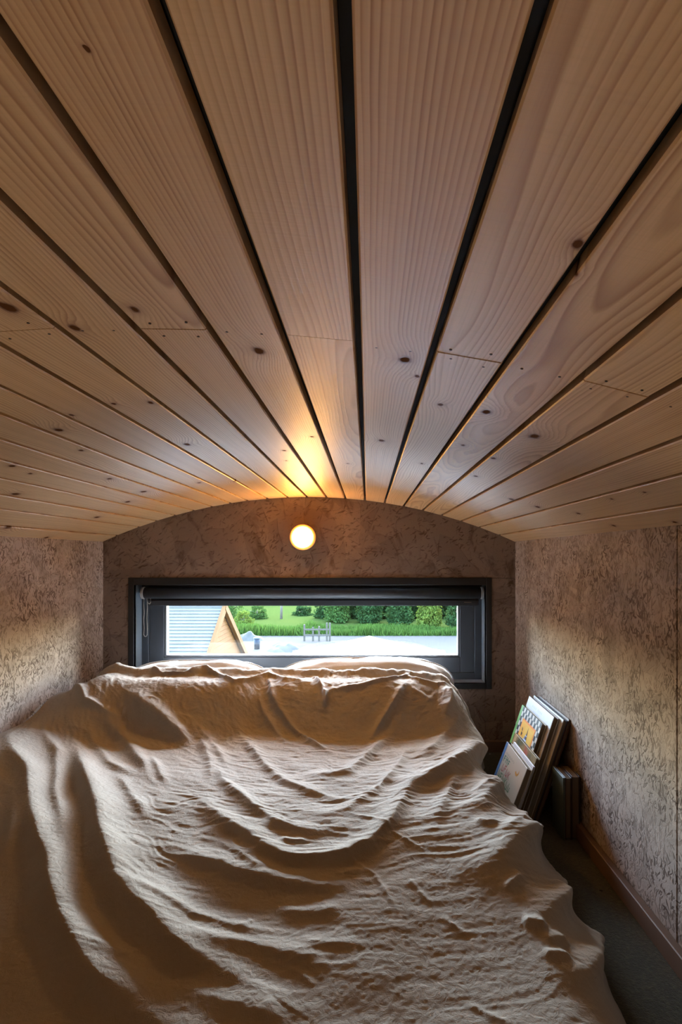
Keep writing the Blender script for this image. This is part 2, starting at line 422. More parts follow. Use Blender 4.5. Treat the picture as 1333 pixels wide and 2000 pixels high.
# knots seen in the boards: (arc position, distance into the room, radius)
KNOTS = [(0.012, 0.565, 0.0052), (-0.073, 0.607, 0.0052), (0.122, 0.669, 0.0081), (0.305, 0.649, 0.0079), (-0.113, 0.553, 0.0079), (0.287, 1.113, 0.0072), (0.438, 0.803, 0.0075), (0.533, 0.869, 0.0093), (0.41, 0.382, 0.0038), (0.423, 0.419, 0.0018), (-0.32, 1.003, 0.0079), (-0.105, 0.899, 0.0051), (-0.164, 0.893, 0.0045), (-0.152, 1.219, 0.0078), (-0.254, 0.928, 0.0033), (-0.363, 1.163, 0.005), (-0.185, 1.797, 0.0064), (-0.291, 1.75, 0.0063), (-0.468, 1.731, 0.0099), (-0.565, 1.83, 0.0092), (-0.451, 1.471, 0.0074), (-0.658, 1.383, 0.0089), (-0.521, 1.171, 0.0059), (-0.536, 1.256, 0.0045), (-0.722, 1.919, 0.0096), (-0.866, 1.646, 0.0094), (-0.92, 1.924, 0.0082), (-0.589, 2.458, 0.0105), (0.324, 0.702, 0.003), (0.369, 0.807, 0.004), (0.445, 1.036, 0.0052), (0.517, 1.085, 0.0054), (0.527, 1.311, 0.0056), (0.455, 1.224, 0.0052), (0.391, 1.295, 0.0046), (0.677, 0.919, 0.0092), (0.737, 1.47, 0.0084), (0.666, 1.484, 0.0074), (0.674, 1.839, 0.0079), (0.813, 1.366, 0.0059), (0.784, 1.122, 0.004), (0.898, 1.343, 0.0058), (0.14, 1.144, 0.0049), (0.054, 1.313, 0.0047), (0.788, 0.994, 0.0035), (0.038, 1.455, 0.0042), (0.205, 1.441, 0.0041), (0.914, 1.101, 0.0047), (0.45, 1.633, 0.0058), (0.116, 0.271, 0.0008), (0.244, 0.814, 0.0029)]
edges = [-.9296]+GAPS+[.9296]
def board(s0, s1, y0, y1):
    sc = (s0+s1)/2; hw = (s1-s0)/2; T = .0145; c = .0016
    prof = [(-hw, T), (-hw, c), (-hw+c, 0), (hw-c, 0), (hw, c), (hw, T)]
    m = len(prof); ym = (y0+y1)/2; hl = (y1-y0)/2
    v = [(x, -hl, z) for x, z in prof]+[(x, hl, z) for x, z in prof]
    f = [tuple(range(m))[::-1], tuple(range(m, 2*m))]+[(i, (i+1) % m, m+(i+1) % m, m+i) for i in range(m)]
    bm = bmesh.new(); vs = [bm.verts.new(p) for p in v]
    for q in f: bm.faces.new([vs[k] for k in q])
    a = sc/RAD; x, z = arc_xz(sc, RAD)
    o = link('board', bm_done('board', bm), WOOD, ce, (x, ym, z+R.uniform(-.0006, .0006)), (0, a, 0))
    ks = [(s-sc, y-ym, r*1.2) for s, y, r in KNOTS if s0 < s < s1 and y0 < y < y1][:3]
    for nm, k in zip(('knot_a', 'knot_b', 'knot_c'), ks+[(0, 0, 0)]*3): o[nm] = [float(q) for q in k]
    return o
JY = .617
nails = bmesh.new()
for i, (a, b) in enumerate(zip(edges, edges[1:])):
    g0 = .0 if i == 0 else .0042; g1 = .0 if i == len(edges)-2 else .0042
    jit = R.uniform(-.012, .012)
    s0, s1 = a+g0, b-g1
    joint = (i % 2 == 1)   # every other board is pieced at the batten
    if joint:
        board(s0, s1, JY+jit+.0006, YB-.0015); board(s0, s1, -1.15+jit, JY+jit-.0006); board(s0, s1, YR, -1.152+jit)
    else:
        board(s0, s1, -.25+jit, YB-.0015); board(s0, s1, YR, -.252+jit)
    for yy in ((JY+jit-.016, JY+jit+.016) if joint else (JY+R.uniform(-.008, .008),)):
        for s in (s0+.018, s1-.018):
            s += R.uniform(-.004, .004); y = yy+R.uniform(-.004, .004)
            x, z = arc_xz(s, RAD-.0004); x2, z2 = arc_xz(s, RAD+.003)
            bm_cyl(nails, (x, y, z), (x2, y, z2), .0016, n=8)
no = link('nail_heads', bm_done('nail_heads', nails), plain('rusty_nail', (.02, .014, .01), .7), ce); no['kind'] = 'stuff'

# ------------------------------------------------------------------ window
win = empty('window_1', (0, YB, 0)); tag(win, kind='structure')
def ring(name, mat, x0, x1, z0, z1, wx, wz0, wz1, y0, y1, bev=.001):
    """four bars around an opening; outer edge x0..z1"""
    return boxes(name, mat, win, (x0, x0+wx, y0, y1, z0, z1), (x1-wx, x1, y0, y1, z0, z1),
                 (x0+wx, x1-wx, y0, y1, z0, z0+wz0), (x0+wx, x1-wx, y0, y1, z1-wz1, z1), bev=bev)
ring('architrave', BLACK_METAL, -1.046, .5425, .292, .778, .0247, .023, .033, -.004, .0, .0008)
ring('reveal', plain('reveal_lit_paint', (.20, .24, .28), .45, .08, 40), OX0-.004, OX1+.004, OZ0-.004, OZ1+.004, .004, .004, .004, .0, .09, 0)  # colour lightened to carry the bluish daylight strip on the reveal
ring('window_frame', FRAME_GREY, OX0, OX1, OZ0, OZ1, .031, .029, .03, .079, .149)
ring('sash', FRAME_GREY, OX0+.032, OX1-.032, OZ0+.030, OZ1-.031, .064, .068, .05, .088, .142)
ring('glazing_bead', plain('bead_grey', (.08, .085, .09), .4), OX0+.096, OX1-.096, OZ0+.098, OZ1-.081, .008, .008, .008, .098, .132)
t = NT('window_glass')
t.n.remove(t.b); gl = t.add('ShaderNodeBsdfGlossy'); gl.inputs['Roughness'].default_value = .02
tr = t.add('ShaderNodeBsdfTransparent'); tr.inputs[0].default_value = (.93, .95, .94, 1)
fr = t.add('ShaderNodeFresnel'); fr.inputs[0].default_value = 1.45
mx = t.add('ShaderNodeMixShader'); t.l.new(fr.outputs[0], mx.inputs[0]); t.l.new(tr.outputs[0], mx.inputs[1]); t.l.new(gl.outputs[0], mx.inputs[2])
t.l.new(mx.outputs[0], t.n['Material Output'].inputs[0])
GLASS = t.m
boxes('pane', GLASS, win, (OX0+.101, OX1-.101, .113, .117, OZ0+.103, OZ1-.086))

# roller blind rolled up in the head of the window
rb = empty('roller_blind', (-.2528, YB, .745))
tag(rb, 'charcoal roller blind rolled up at the top of the low window', 'roller blind')
def world_boxes(name, mat, *bs, bev=0):
    return boxes(name, mat, rb, *[(b[0]+.2528, b[1]+.2528, b[2], b[3], b[4]-.745, b[5]-.745) for b in bs], bev=bev)
bx0, bx1 = -.988, .500
bm = bmesh.new(); bm_cyl(bm, (bx0+.2528, .036, -.037), (bx1+.2528, .036, -.037), .0245, n=40)
link('blind_roll', bm_done('blind_roll', bm, True), BLIND, rb)
world_boxes('hanging_cloth', BLIND, (bx0+.004, bx1-.004, .0595, .0605, .672, .708))
world_boxes('bottom_bar', plain('dark_bar', (.022, .024, .027), .35), (bx0+.002, bx1-.002, .052, .064, .6495, .677), bev=.003)
world_boxes('maker_tag', plain('tan_tag', (.16, .11, .07), .5), (bx1-.068, bx1-.036, .0512, .0525, .664, .667))
for s, x in ((-1, bx0), (1, bx1)):
    bm = bmesh.new()
    for k, r in ((.0015, .0275), (.0085, .0265)):
        x0 = x+s*k+.2528
        bm_lathe(bm, [(0, 0), (r-.004, 0), (r, .0012), (r, .0035), (r-.005, .005), (0, .005)], 32, (s, 0, 0), (x0, .036, -.037))
    o = link('end_bracket', bm_done('end_bracket', bm, True), WHITE_PLASTIC, rb)
    if s < 0: o['label'] = 'pale grey double-rimmed end bracket carrying the bead chain'
bm = bmesh.new()
cy = .030
def bead(x, y, z):
    bmesh.ops.create_icosphere(bm, subdivisions=1, radius=.0022, matrix=Matrix.Translation((x, y, z)))
xa, xb = -.991+.2528, -.978+.2528
z0, z1 = .690-.745, .522-.745
k = 0; z = z0
while z > z1:
    bead(xa+.0008*math.sin(z*90), cy, z); bead(xb+.001*math.sin(z*60+1), cy+.002, z); z -= .0046
for i in range(5):
    a = PI*i/4; bead((xa+xb)/2-math.cos(a)*(xb-xa)/2, cy+.001, z1-.006*math.sin(a))
for i in range(16):   # a little spare loop hooked beside the bracket
    a = i/15*2*PI; bead(xb+.010+.008*math.cos(a), cy-.002, z0+.004-.016+.017*math.sin(a)-.004*math.cos(a))
ch = link('bead_chain', bm_done('bead_chain', bm, True), STEEL, rb); ch['kind'] = 'stuff'

# ------------------------------------------------------------------ wall lamp
lamp = empty('wall_lamp', (-.2808, YB, .9535))
tag(lamp, 'round glowing wall lamp above the window under the ceiling crown', 'lamp')
bm = bmesh.new(); bm_lathe(bm, [(0, 0), (.0555, 0), (.0555, .012), (.053, .016), (0, .016)], 48)
link('base', bm_done('base', bm, True), plain('brass_base', (.55, .34, .13), .35, .05, metal=.0), lamp)
t = NT('lamp_glass'); t.out((.9, .85, .7), .3, **{'Emission Color': (1.0, .47, .10, 1), 'Emission Strength': 250.0}); LG = t.m
t = NT('lamp_rim_glow'); t.out((.85, .55, .22), .35, **{'Emission Color': (1.0, .36, .04, 1), 'Emission Strength': .75}); LR = t.m  # amber halo around the globe put in as a weak glow
bm = bmesh.new(); bm_lathe(bm, [(.0405, .0163), (.0555, .0163), (.0555, .030), (.053, .034), (.046, .034), (.0405, .030), (.0405, .0165)], 48)  # rim raised to keep the globe's light off the wall
link('glow_rim', bm_done('glow_rim', bm, True), LR, lamp)
bm = bmesh.new(); bm_lathe(bm, [(.0395, .0162), (.0395, .020)]+[(.0395*math.cos(a), .020+.036*math.sin(a)) for a in [PI/2*i/10 for i in range(1, 11)]], 48)
link('glass_globe', bm_done('glass_globe', bm, True), LG, lamp)

# ------------------------------------------------------------------ bed
def cover_top(X, Y):
    plat = .5+.5*sst(-1.14, -.99, X)
    sag = .035*vnoise(X*4.2+1, X*0+3, 81)+.018*vnoise(X*11, X*0+5, 82)+.05*np.exp(-((X+.41)/.09)**2)
    bump = .144*sst(1.79+sag, 2.06+sag*.25, Y)+.012*sst(2.09, 2.14, Y)
    z = .255+bump*plat
    z = z+.06*sst(-.86, -1.12, X)*sst(1.15, 1.6, Y)*(1-.55*sst(1.92, 2.09, Y))
    z = z-.022*np.exp(-((X+.41)/.05)**2)*sst(1.82, 1.93, Y)*(1-sst(2.03, 2.10, Y))
    z = z-.030*sst(.10, .34, X)*sst(1.88, 2.06, Y)
    z = z-.055*sst(1.35, .70, Y)     # foot tilted from the window: the darker near end is put into the shape
    return z+.010*sst(2.115, 2.145, Y)
def cover_base(nu, nv, y0=.45, y1=2.158):
    """rows run along the bed, columns across it from the wall to the hem; returns points and cloth coordinates"""
    xf = .27
    ns = int(nu*.215)
    Y = np.linspace(y0, y1, nv)[:, None]*np.ones((1, nu))
    X = np.zeros((nv, nu)); Z = np.zeros((nv, nu)); S = np.zeros((nv, nu))
    nf = nu-ns
    xs = np.linspace(-1.15, xf, nf)
    X[:, :nf] = xs; Z[:, :nf] = cover_top(X[:, :nf], Y[:, :nf]); S[:, :nf] = xs
    t = np.linspace(0, 1, ns+1)[1:][None, :]
    yc = Y[:, :1]; T = cover_top(np.full_like(yc, xf), yc)
    hem = .473+.055*(yc-1.0)-.125*sst(1.50, 1.62, yc)+.06*sst(2.0, 2.2, yc)
    p0x, p0z = xf, T; p1x, p1z = xf+.10, T
    p2x = np.minimum(p1x+.045, hem+.004); p2z = .55*T; p3x, p3z = hem, .024
    B = ((1-t)**3, 3*(1-t)**2*t, 3*(1-t)*t*t, t**3)
    X[:, nf:] = B[0]*p0x+B[1]*p1x+B[2]*p2x+B[3]*p3x
    Z[:, nf:] = B[0]*p0z+B[1]*p1z+B[2]*p2z+B[3]*p3z
    dx = np.diff(X[:, nf-1:], axis=1); dz = np.diff(Z[:, nf-1:], axis=1)
    S[:, nf:] = xf+np.cumsum(np.sqrt(dx*dx+dz*dz), axis=1)
    return X, Y, Z, S
# creases of the bedspread, measured on the cloth: height, width on the window side, width on the near side (mm), course (across, along)
FOLDS = [
    (22.7, 45, 26, [(-1.15,1.704),(-1.041,1.576),(-0.954,1.496),(-0.86,1.364),(-0.773,1.244),(-0.708,1.159),(-0.65,1.088),(-0.589,1.007),(-0.538,0.946),(-0.498,0.904),(-0.454,0.863),(-0.407,0.831),(-0.36,0.807),(-0.31,0.78),(-0.266,0.758),(-0.223,0.738)]),
    (25.4, 45, 26, [(-0.969,1.76),(-0.904,1.674),(-0.759,1.452),(-0.628,1.254),(-0.549,1.127),(-0.516,1.083),(-0.483,1.039),(-0.433,0.992),(-0.382,0.956),(-0.339,0.914),(-0.288,0.88),(-0.215,0.846),(-0.154,0.814)]),
    (11.6, 28, 16, [(-1.059,1.752),(-1.02,1.708),(-0.951,1.642),(-0.886,1.532),(-0.813,1.401),(-0.719,1.264),(-0.665,1.183)]),
    (10, 30, 22, [(-1.012,1.44),(-0.965,1.427),(-0.922,1.391),(-0.867,1.31),(-0.791,1.183),(-0.733,1.088)]),
    (13.6, 28, 18, [(-0.962,1.872),(-0.94,1.867),(-0.882,1.848),(-0.82,1.801),(-0.726,1.677),(-0.65,1.562),(-0.614,1.491)]),
    (8.84, 22, 14, [(-1.016,1.809),(-0.994,1.804),(-0.936,1.809),(-0.875,1.738),(-0.766,1.596),(-0.646,1.498)]),
    (30.4, 34, 30, [(-0.889,1.97),(-0.831,1.945),(-0.755,1.897),(-0.697,1.86),(-0.639,1.813),(-0.567,1.733)]),
    (8.84, 24, 14, [(-0.675,1.897),(-0.654,1.884),(-0.603,1.845),(-0.549,1.782),(-0.476,1.623),(-0.422,1.459)]),
    (13, 12, 12, [(-1.15,2.09),(-1.001,1.899),(-0.933,1.889),(-0.864,1.877)]),
    (6.12, 20, 12, [(-0.704,1.508),(-0.679,1.474),(-0.61,1.381),(-0.552,1.31),(-0.516,1.264)]),
    (5.44, 16, 10, [(-0.665,1.65),(-0.628,1.586),(-0.581,1.51),(-0.541,1.449)]),
    (12.6, 12, 10, [(-0.929,2.107),(-0.867,2.158),(-0.806,2.114),(-0.719,2.107),(-0.665,2.156),(-0.599,2.114),(-0.505,2.026),(-0.458,2.058),(-0.389,2.114),(-0.32,2.065),(-0.266,2.058),(-0.244,2.011)]),
    (12.6, 12, 10, [(-0.15,1.989),(-0.034,2.009),(0.071,2.053),(0.169,2.134)]),
    (10.8, 12, 10, [(0.143,2.112),(0.201,2.075),(0.259,2.058),(0.321,2.092)]),
    (11.3, 8, 10, [(-0.212,2.099),(-0.183,2.043),(-0.161,1.987),(-0.147,1.943)]),
    (13, 11, 10, [(-0.382,2.087),(-0.364,2.036),(-0.335,1.967),(-0.302,1.916),(-0.259,1.86),(-0.19,1.767),(-0.11,1.686)]),
    (9.72, 10, 9, [(-0.407,1.999),(-0.364,1.931),(-0.313,1.85),(-0.266,1.755)]),
    (11, 12, 10, [(0.006,1.794),(0.042,1.855),(0.093,1.938),(0.143,2.038)]),
    (12.2, 24, 17, [(-0.172,1.52),(-0.103,1.513),(-0.052,1.537),(-0.009,1.635),(0.042,1.76),(0.107,1.857)]),
    (6.12, 18, 14, [(-0.121,1.288),(-0.049,1.308),(0.013,1.398),(0.056,1.491),(0.096,1.606),(0.132,1.75)]),
    (13.6, 32, 16, [(-0.433,1.371),(-0.404,1.332),(-0.331,1.251),(-0.273,1.198),(-0.226,1.156),(-0.176,1.129),(-0.11,1.124),(-0.042,1.134),(0.006,1.166),(0.053,1.239),(0.093,1.352),(0.129,1.491)]),
    (8.16, 22, 13, [(-0.458,1.865),(-0.44,1.843),(-0.378,1.723),(-0.31,1.596),(-0.23,1.484),(-0.161,1.42),(-0.071,1.366),(0.002,1.359)]),
    (10.2, 22, 14, [(-0.436,1.562),(-0.393,1.474),(-0.328,1.381),(-0.262,1.298),(-0.212,1.244),(-0.161,1.222),(-0.114,1.217),(-0.067,1.229)]),
    (7.48, 18, 12, [(-0.617,1.87),(-0.581,1.845),(-0.523,1.782),(-0.447,1.65),(-0.407,1.564)]),
    (9.25, 30, 17, [(-0.444,1.171),(-0.4,1.142),(-0.364,1.124),(-0.306,1.105),(-0.266,1.083),(-0.212,1.068),(-0.15,1.058),(-0.089,1.051),(-0.027,1.049)]),
    (4.62, 18, 11, [(-0.168,0.992),(-0.139,0.988),(-0.11,0.983),(-0.074,0.985),(-0.045,0.983)]),
    (5.55, 18, 11, [(-0.462,1.036),(-0.433,1.027),(-0.393,1.012),(-0.353,0.992),(-0.313,0.97),(-0.266,0.956),(-0.215,0.941),(-0.154,0.931)]),
    (9.25, 28, 18, [(-0.313,0.939),(-0.288,0.924),(-0.255,0.912),(-0.205,0.907),(-0.147,0.892),(-0.099,0.882),(-0.06,0.863)]),
    (6.94, 26, 18, [(-0.31,0.834),(-0.262,0.814),(-0.212,0.799),(-0.165,0.79),(-0.11,0.777)]),
    (3.24, 14, 9, [(-0.118,0.914),(-0.099,0.912),(-0.06,0.909),(-0.013,0.909)]),
    (3.24, 12, 9, [(-0.049,1.078),(-0.031,1.083),(-0.005,1.08)]),
    (3.7, 14, 10, [(-0.469,0.9),(-0.44,0.892),(-0.407,0.882),(-0.375,0.88)]),
    (4.76, 12, 8, [(-0.197,1.185),(-0.161,1.178),(-0.132,1.183)]),
    (4.16, 16, 10, [(-0.324,1.181),(-0.27,1.137),(-0.23,1.102),(-0.194,1.088)]),
    (9.52, 25, 19, [(0.158,1.642),(0.198,1.708),(0.256,1.823),(0.307,1.897),(0.325,1.945)]),
    (21.1, 20, 16, [(0.273,1.916),(0.297,1.97),(0.305,2.05)]),
    (34.3, 38, 24, [(0.096,1.401),(0.132,1.445),(0.172,1.484),(0.223,1.528),(0.281,1.603),(0.346,1.767),(0.593,2.158),(0.557,2.158)]),
    (20.2, 28, 22, [(0.223,1.317),(0.252,1.322),(0.286,1.347),(0.421,1.618),(0.378,1.579),(0.708,2.158),(0.663,2.158)]),
    (8.1, 20, 16, [(0.161,1.242),(0.187,1.33),(0.219,1.435),(0.263,1.537)]),
    (34.3, 32, 27, [(0.219,1.088),(0.276,1.117),(0.575,1.572),(0.393,1.315),(0.466,1.506),(0.43,1.51)]),
    (26.9, 25, 22, [(0.312,0.973),(0.344,1.005),(0.392,1.068),(0.542,1.305),(0.608,1.469)]),
    (26.9, 28, 22, [(0.312,0.858),(0.356,0.878),(0.402,0.934),(0.544,1.124),(0.598,1.244)]),
    (6.3, 12, 9, [(0.263,1.032),(0.289,1.058),(0.31,1.078)]),
    (8.1, 15, 11, [(0.276,0.958),(0.302,0.956),(0.319,0.953)]),
    (7.2, 15, 11, [(0.299,0.919),(0.327,0.934),(0.351,0.941)]),
    (7.2, 15, 11, [(0.289,0.887),(0.312,0.895),(0.337,0.897)]),
    (6.3, 12, 9, [(0.273,1.185),(0.31,1.217),(0.509,1.557)]),
    (6.3, 12, 9, [(0.256,1.264),(0.273,1.239),(0.305,1.247)]),
    (6.3, 12, 9, [(0.252,1.41),(0.273,1.388),(0.542,1.828)]),
    (4.76, 15, 11, [(0.15,1.564),(0.19,1.572),(0.23,1.601)]),
    (5.4, 12, 9, [(0.158,2.021),(0.212,1.985),(0.245,1.965)]),
    (11.3, 12, 11, [(-0.15,1.997),(-0.154,1.955),(-0.154,1.931)]),
    (2.2, 5, 5, [(-0.056,1.291),(-0.023,1.273),(0.013,1.259),(0.064,1.203),(0.093,1.176),(0.132,1.137)]),
    (2.2, 5, 5, [(-0.056,1.146),(-0.02,1.107),(0.016,1.073),(0.035,1.024),(0.049,0.988)]),
    (2, 5, 5, [(0.078,1.066),(0.096,1.032),(0.121,0.995)]),
    (2, 5, 5, [(-0.023,1.366),(0.024,1.425),(0.067,1.52)]),
    (2, 5, 5, [(0.132,0.97),(0.154,0.948),(0.172,0.931)]),
    (1.8, 5, 5, [(-0.128,0.861),(-0.103,0.848),(-0.085,0.831)]),
    (1.8, 5, 5, [(0.143,0.804),(0.172,0.785),(0.205,0.765)]),
    (1.8, 5, 5, [(-0.223,0.944),(-0.212,0.951),(-0.201,0.963)]),
]

def cover_relief(S, Y):
    H = np.zeros_like(S)
    for a, wa, wb_, pts in FOLDS:
        P = np.array(pts); W = 3*max(wa, wb_)/1000
        m = (S > P[:, 0].min()-W) & (S < P[:, 0].max()+W) & (Y > P[:, 1].min()-W) & (Y < P[:, 1].max()+W)
        s = S[m]; y = Y[m]
        # a little wander so no fold is a perfect curve
        s = s+.004*vnoise(s*9, y*9, 3)+.0004*vnoise(s*50, y*50, 5); y = y+.004*vnoise(s*9+9, y*9, 4)
        seg = np.diff(P, axis=0); L = np.hypot(seg[:, 0], seg[:, 1]); cum = np.concatenate([[0], np.cumsum(L)]); tot = cum[-1]
        best = np.full(s.shape, 1e9); side = np.zeros(s.shape); along = np.zeros(s.shape)
        for k in range(len(seg)):
            if L[k] < 1e-6: continue
            dx, dy = seg[k]/L[k]
            rx = s-P[k, 0]; ry = y-P[k, 1]
            tt = np.clip(rx*dx+ry*dy, 0, L[k])
            ex = rx-tt*dx; ey = ry-tt*dy; d = np.hypot(ex, ey)
            b = d < best
            best = np.where(b, d, best); side = np.where(b, ex*dy-ey*dx, side); along = np.where(b, cum[k]+tt, along)
        wdt = np.where(side > 0, wb_, wa)/1000
        taper = np.minimum(1, np.minimum(along, tot-along)/(.22*tot)*.85+.15)
        wob = 1+.22*vnoise(along*8, np.full_like(along, a*1.7+wa), 11)
        q = best/wdt
        H[m] += a/1000*1.15*taper*wob*np.exp(-q**1.7)
    # crushed linen: small wrinkles that hang in arcs below the pillows
    r = np.hypot(S+.10, (Y-2.28)*1.0)+.012*vnoise(S*9, Y*9, 21); th = np.arctan2(S+.10, 2.28-Y)
    mask = .55+.45*vnoise(S*4, Y*4, 23)
    calm = 1-.85*sst(-.45, -.70, S)*sst(1.85, 1.6, Y)
    calm = calm*(1-.55*sst(1.25, .95, Y))
    def rid(n): return 1-2*np.abs(n)
    H += .0022*mask*calm*vnoise(r*26, th*5.5, 31)
    H += .0011*calm*rid(vnoise(r*48+2*vnoise(S*12, Y*12, 33), th*11, 32))
    H += .0011*calm*vnoise(r*95, th*26, 34)+.0004*vnoise(S*150, Y*190, 35)
    # broad softness of the quilt beneath
    H += .007*vnoise(S*3.4+5, Y*3.2, 41)+.004*vnoise(S*8, Y*8, 42)
    return H
nu, nv = 660, 780
X, Y, Z, S = cover_base(nu, nv)
H = cover_relief(S, Y)
P = np.stack([X, Y, Z], -1)
du = np.gradient(P, axis=1); dv = np.gradient(P, axis=0)
N = np.cross(du, dv); N /= np.linalg.norm(N, axis=-1, keepdims=True)
# hang of the free side: soft pleats
side = sst(.34, .50, S)
H += side*(.010*vnoise(Y*9, S*1.5, 51)+.006*vnoise(Y*21, S*3, 52))
fadel = sst(-1.15, -1.11, S)
H = H*(.25+.75*fadel)
low = sst(.022, .10, Z)
P = P+N*(H*(.35+.65*low))[..., None]
P[..., 0] = np.clip(P[..., 0], -1.154, None); P[..., 2] = np.maximum(P[..., 2], .0225)
# ragged far edge and a turned-down rim
P[-1, :, 2] -= .006
P[:, :, 1] += (sst(2.05, 2.158, Y)*(.012*vnoise(S*13, Y*0+2, 61)+.006*vnoise(S*31, Y*0+7, 62)))
P[:, :, 2] += sst(2.10, 2.158, Y)*(.004*vnoise(S*17, Y*0+4, 63)+.003*vnoise(S*40, Y*0+1, 64))
bs = link('bedspread', grid_mesh('bedspread', P), LINEN)
tag(bs, 'crumpled taupe linen bedspread spread over the bed and pillows', 'bedspread')

bm = bmesh.new(); bm_box(bm, -1.145, .26, .50, 1.80, .022, .165, bev=.03, seg=3)
mt = link('mattress', bm_done('mattress', bm, True), COTTON)
tag(mt, 'mattress lying on the floor hidden beneath the taupe bedspread', 'mattress')

def pillow(name, cx, hx, cy, hy, z0, z1, label, seed):
    o = empty(name, (cx, cy, z0)); tag(o, label, 'pillow', 'pillows under the window')
    nu, nv = 72, 40
    u = np.linspace(-PI, PI, nu); v = np.linspace(-PI/2, PI/2, nv)
    V, U = np.meshgrid(v, u, indexing='ij')
    se = lambda c, p: np.sign(c)*np.abs(c)**p
    hz = (z1-z0)/2
    x = hx*se(np.cos(V), .6)*se(np.cos(U), .55); z = hz*se(np.cos(V), .75)*se(np.sin(U), .55); y = hy*se(np.sin(V), 1.0)
    k = 1+.035*vnoise(x*9+seed, z*16, seed)
    z = z*(1-.10*np.abs(x/hx)**3)*k
    z = z+.004*vnoise(x*20, y*60, seed+3)
    link('pillowcase', grid_mesh('pillowcase', np.stack([x, y, z+hz], -1)), COTTON, o)
    bm = bmesh.new(); pts = []
    for i in range(97):
        a = 2*PI*i/96
        pts.append((hx*1.006*se(np.array(math.cos(a)), .55), hz*1.012*se(np.array(math.sin(a)), .55)))
    for (xa, za), (xb, zb) in zip(pts, pts[1:]):
        f = lambda xx: 1-.10*min(1, abs(xx/hx))**3
        bm_cyl(bm, (float(xa), 0, float(za)*f(xa)+hz), (float(xb), 0, float(zb)*f(xb)+hz), .003, n=6, caps=False)
    link('seam', bm_done('seam', bm, True), COTTON, o)
    return o
pillow('pillow', -.70, .305, 2.244, .100, .18, .436, 'white pillow under the window, the one nearer the hanging bead chain', 5)
pillow('pillow', -.012, .368, 2.244, .100, .18, .447, 'white pillow under the window, the one nearer the books', 8)

# ------------------------------------------------------------------ books leaning on the right wall
PAPER = NT('book_pages_shaded'); _z = PAPER.xyz(PAPER.coord())
PAPER.out(PAPER.mix(PAPER.noise(PAPER.comb(PAPER.math('MULTIPLY', _z[0], 1500.0), PAPER.math('MULTIPLY', _z[1], 3.0), 0.0), 1.0, 1.0), (.11, .08, .05), (.19, .145, .10)), .9); PAPER = PAPER.m  # page colour browned to hold the shade on the fore-edges
def flat(col, rough=.45): return plain('print_%02x%02x%02x' % tuple(int(255*c) for c in col), col, rough, .04, 60)
def book(name, label, x, y_far, w, h, th, lean, cover, spine=None, z=.0212, yaw=0., group='books against the wall', back=None):
    """front cover looks towards the bed (-x), spine on the far side; origin at the near bottom corner of the front cover"""
    z += th*math.sin(lean)
    o = empty(name, (x, y_far-w, z), None, (0, lean, yaw)); tag(o, label, 'book', group)
    c = .0022
    bm = bmesh.new()
    bm_box(bm, 0, c, 0, w, 0, h, bev=.0006); link('front_cover', bm_done('front_cover', bm), cover, o)
    bm = bmesh.new(); bm_box(bm, th-c, th, 0, w, 0, h, bev=.0006); link('back_cover', bm_done('back_cover', bm), back or cover, o)
    bm = bmesh.new(); bm_box(bm, c+.0001, th-c-.0001, w-c, w, 0, h, bev=.0006); link('spine', bm_done('spine', bm), spine or cover, o)
    bm = bmesh.new()
    bm_box(bm, c+.0001, th-c-.0001, .004, w-c-.0002, .004, h-.004); link('page_block', bm_done('page_block', bm), PAPER, o)
    return o
def decal(o, name, polys, col, up=.0004, rough=.45):
    """flat print on a front cover: polygons in (distance from far edge, height) of the cover"""
    v = []; f = []
    for p in polys:
        b = len(v); v += [(-up, y, z) for y, z in p]; f.append(tuple(range(b, b+len(p))))
    return link(name, mesh_of(name, v, f), flat(col, rough), o)
def rect(y0, y1, z0, z1): return [(y0, z0), (y0, z1), (y1, z1), (y1, z0)]
LEAN = math.radians(18.5)
# from the wall outwards
B = book('book', 'tall dark red-brown book leaning flat against the wall, rearmost of the leaning books', .532, 2.010, .300, .345, .012, LEAN, flat((.10, .035, .02)))
B = book('book', 'thin tall book with pale top edge between the white book and the rearmost one', .515, 2.015, .305, .343, .014, LEAN, flat((.55, .54, .52)), back=flat((.05, .05, .07)))
B = book('book', 'tall white picture book standing out above the checkered one', .493, 2.000, .265, .343, .018, LEAN, flat((.60, .61, .64)), flat((.55, .55, .57)))
decal(B, 'lettering', [rect(.10+.012*i, .107+.012*i, .318, .326) for i in range(9) if i != 4]+[rect(.12+.011*i, .126+.011*i, .303, .310) for i in range(6)], (.48, .50, .64))
decal(B, 'picture', [rect(.02, .245, .02, .26)], (.55, .60, .68))
# checkered book
w4, h4 = .228, .312
B = book('book', 'picture book with black and white checkered border, orange picture and green spine', .474, 1.990, w4, h4, .016, LEAN, flat((.60, .58, .51)), flat((.12, .33, .08)))
decal(B, 'spine_band', [rect(w4-.020, w4, 0, h4)], (.17, .42, .10), .0003)
W0 = w4-.022; cw = W0/13; nrow = 18; chh = h4/nrow
dark = []
for i in range(13):
    for j in range(nrow):
        if (i < 2 or i > 10 or j < 2 or j > nrow-3) and (i+j) % 2 == 1: dark.append(rect(i*cw, (i+1)*cw, j*chh, (j+1)*chh))
decal(B, 'checker_border', dark, (.018, .022, .020))
iy0, iy1, iz0, iz1 = 2*cw, 11*cw, 2*chh, h4-2*chh
decal(B, 'picture_frame', [rect(iy0, iy1, iz0, iz1)], (.78, .25, .035), .0005)
decal(B, 'picture', [rect(iy0+.006, iy1-.006, iz0+.006, iz1-.006)], (.80, .44, .045), .0007)
decal(B, 'sun_glow', [rect(iy0+.012, iy1-.05, iz1-.06, iz1-.016)], (.80, .50, .07), .0009)
cxm = iy0+.062; top = iz1-.034
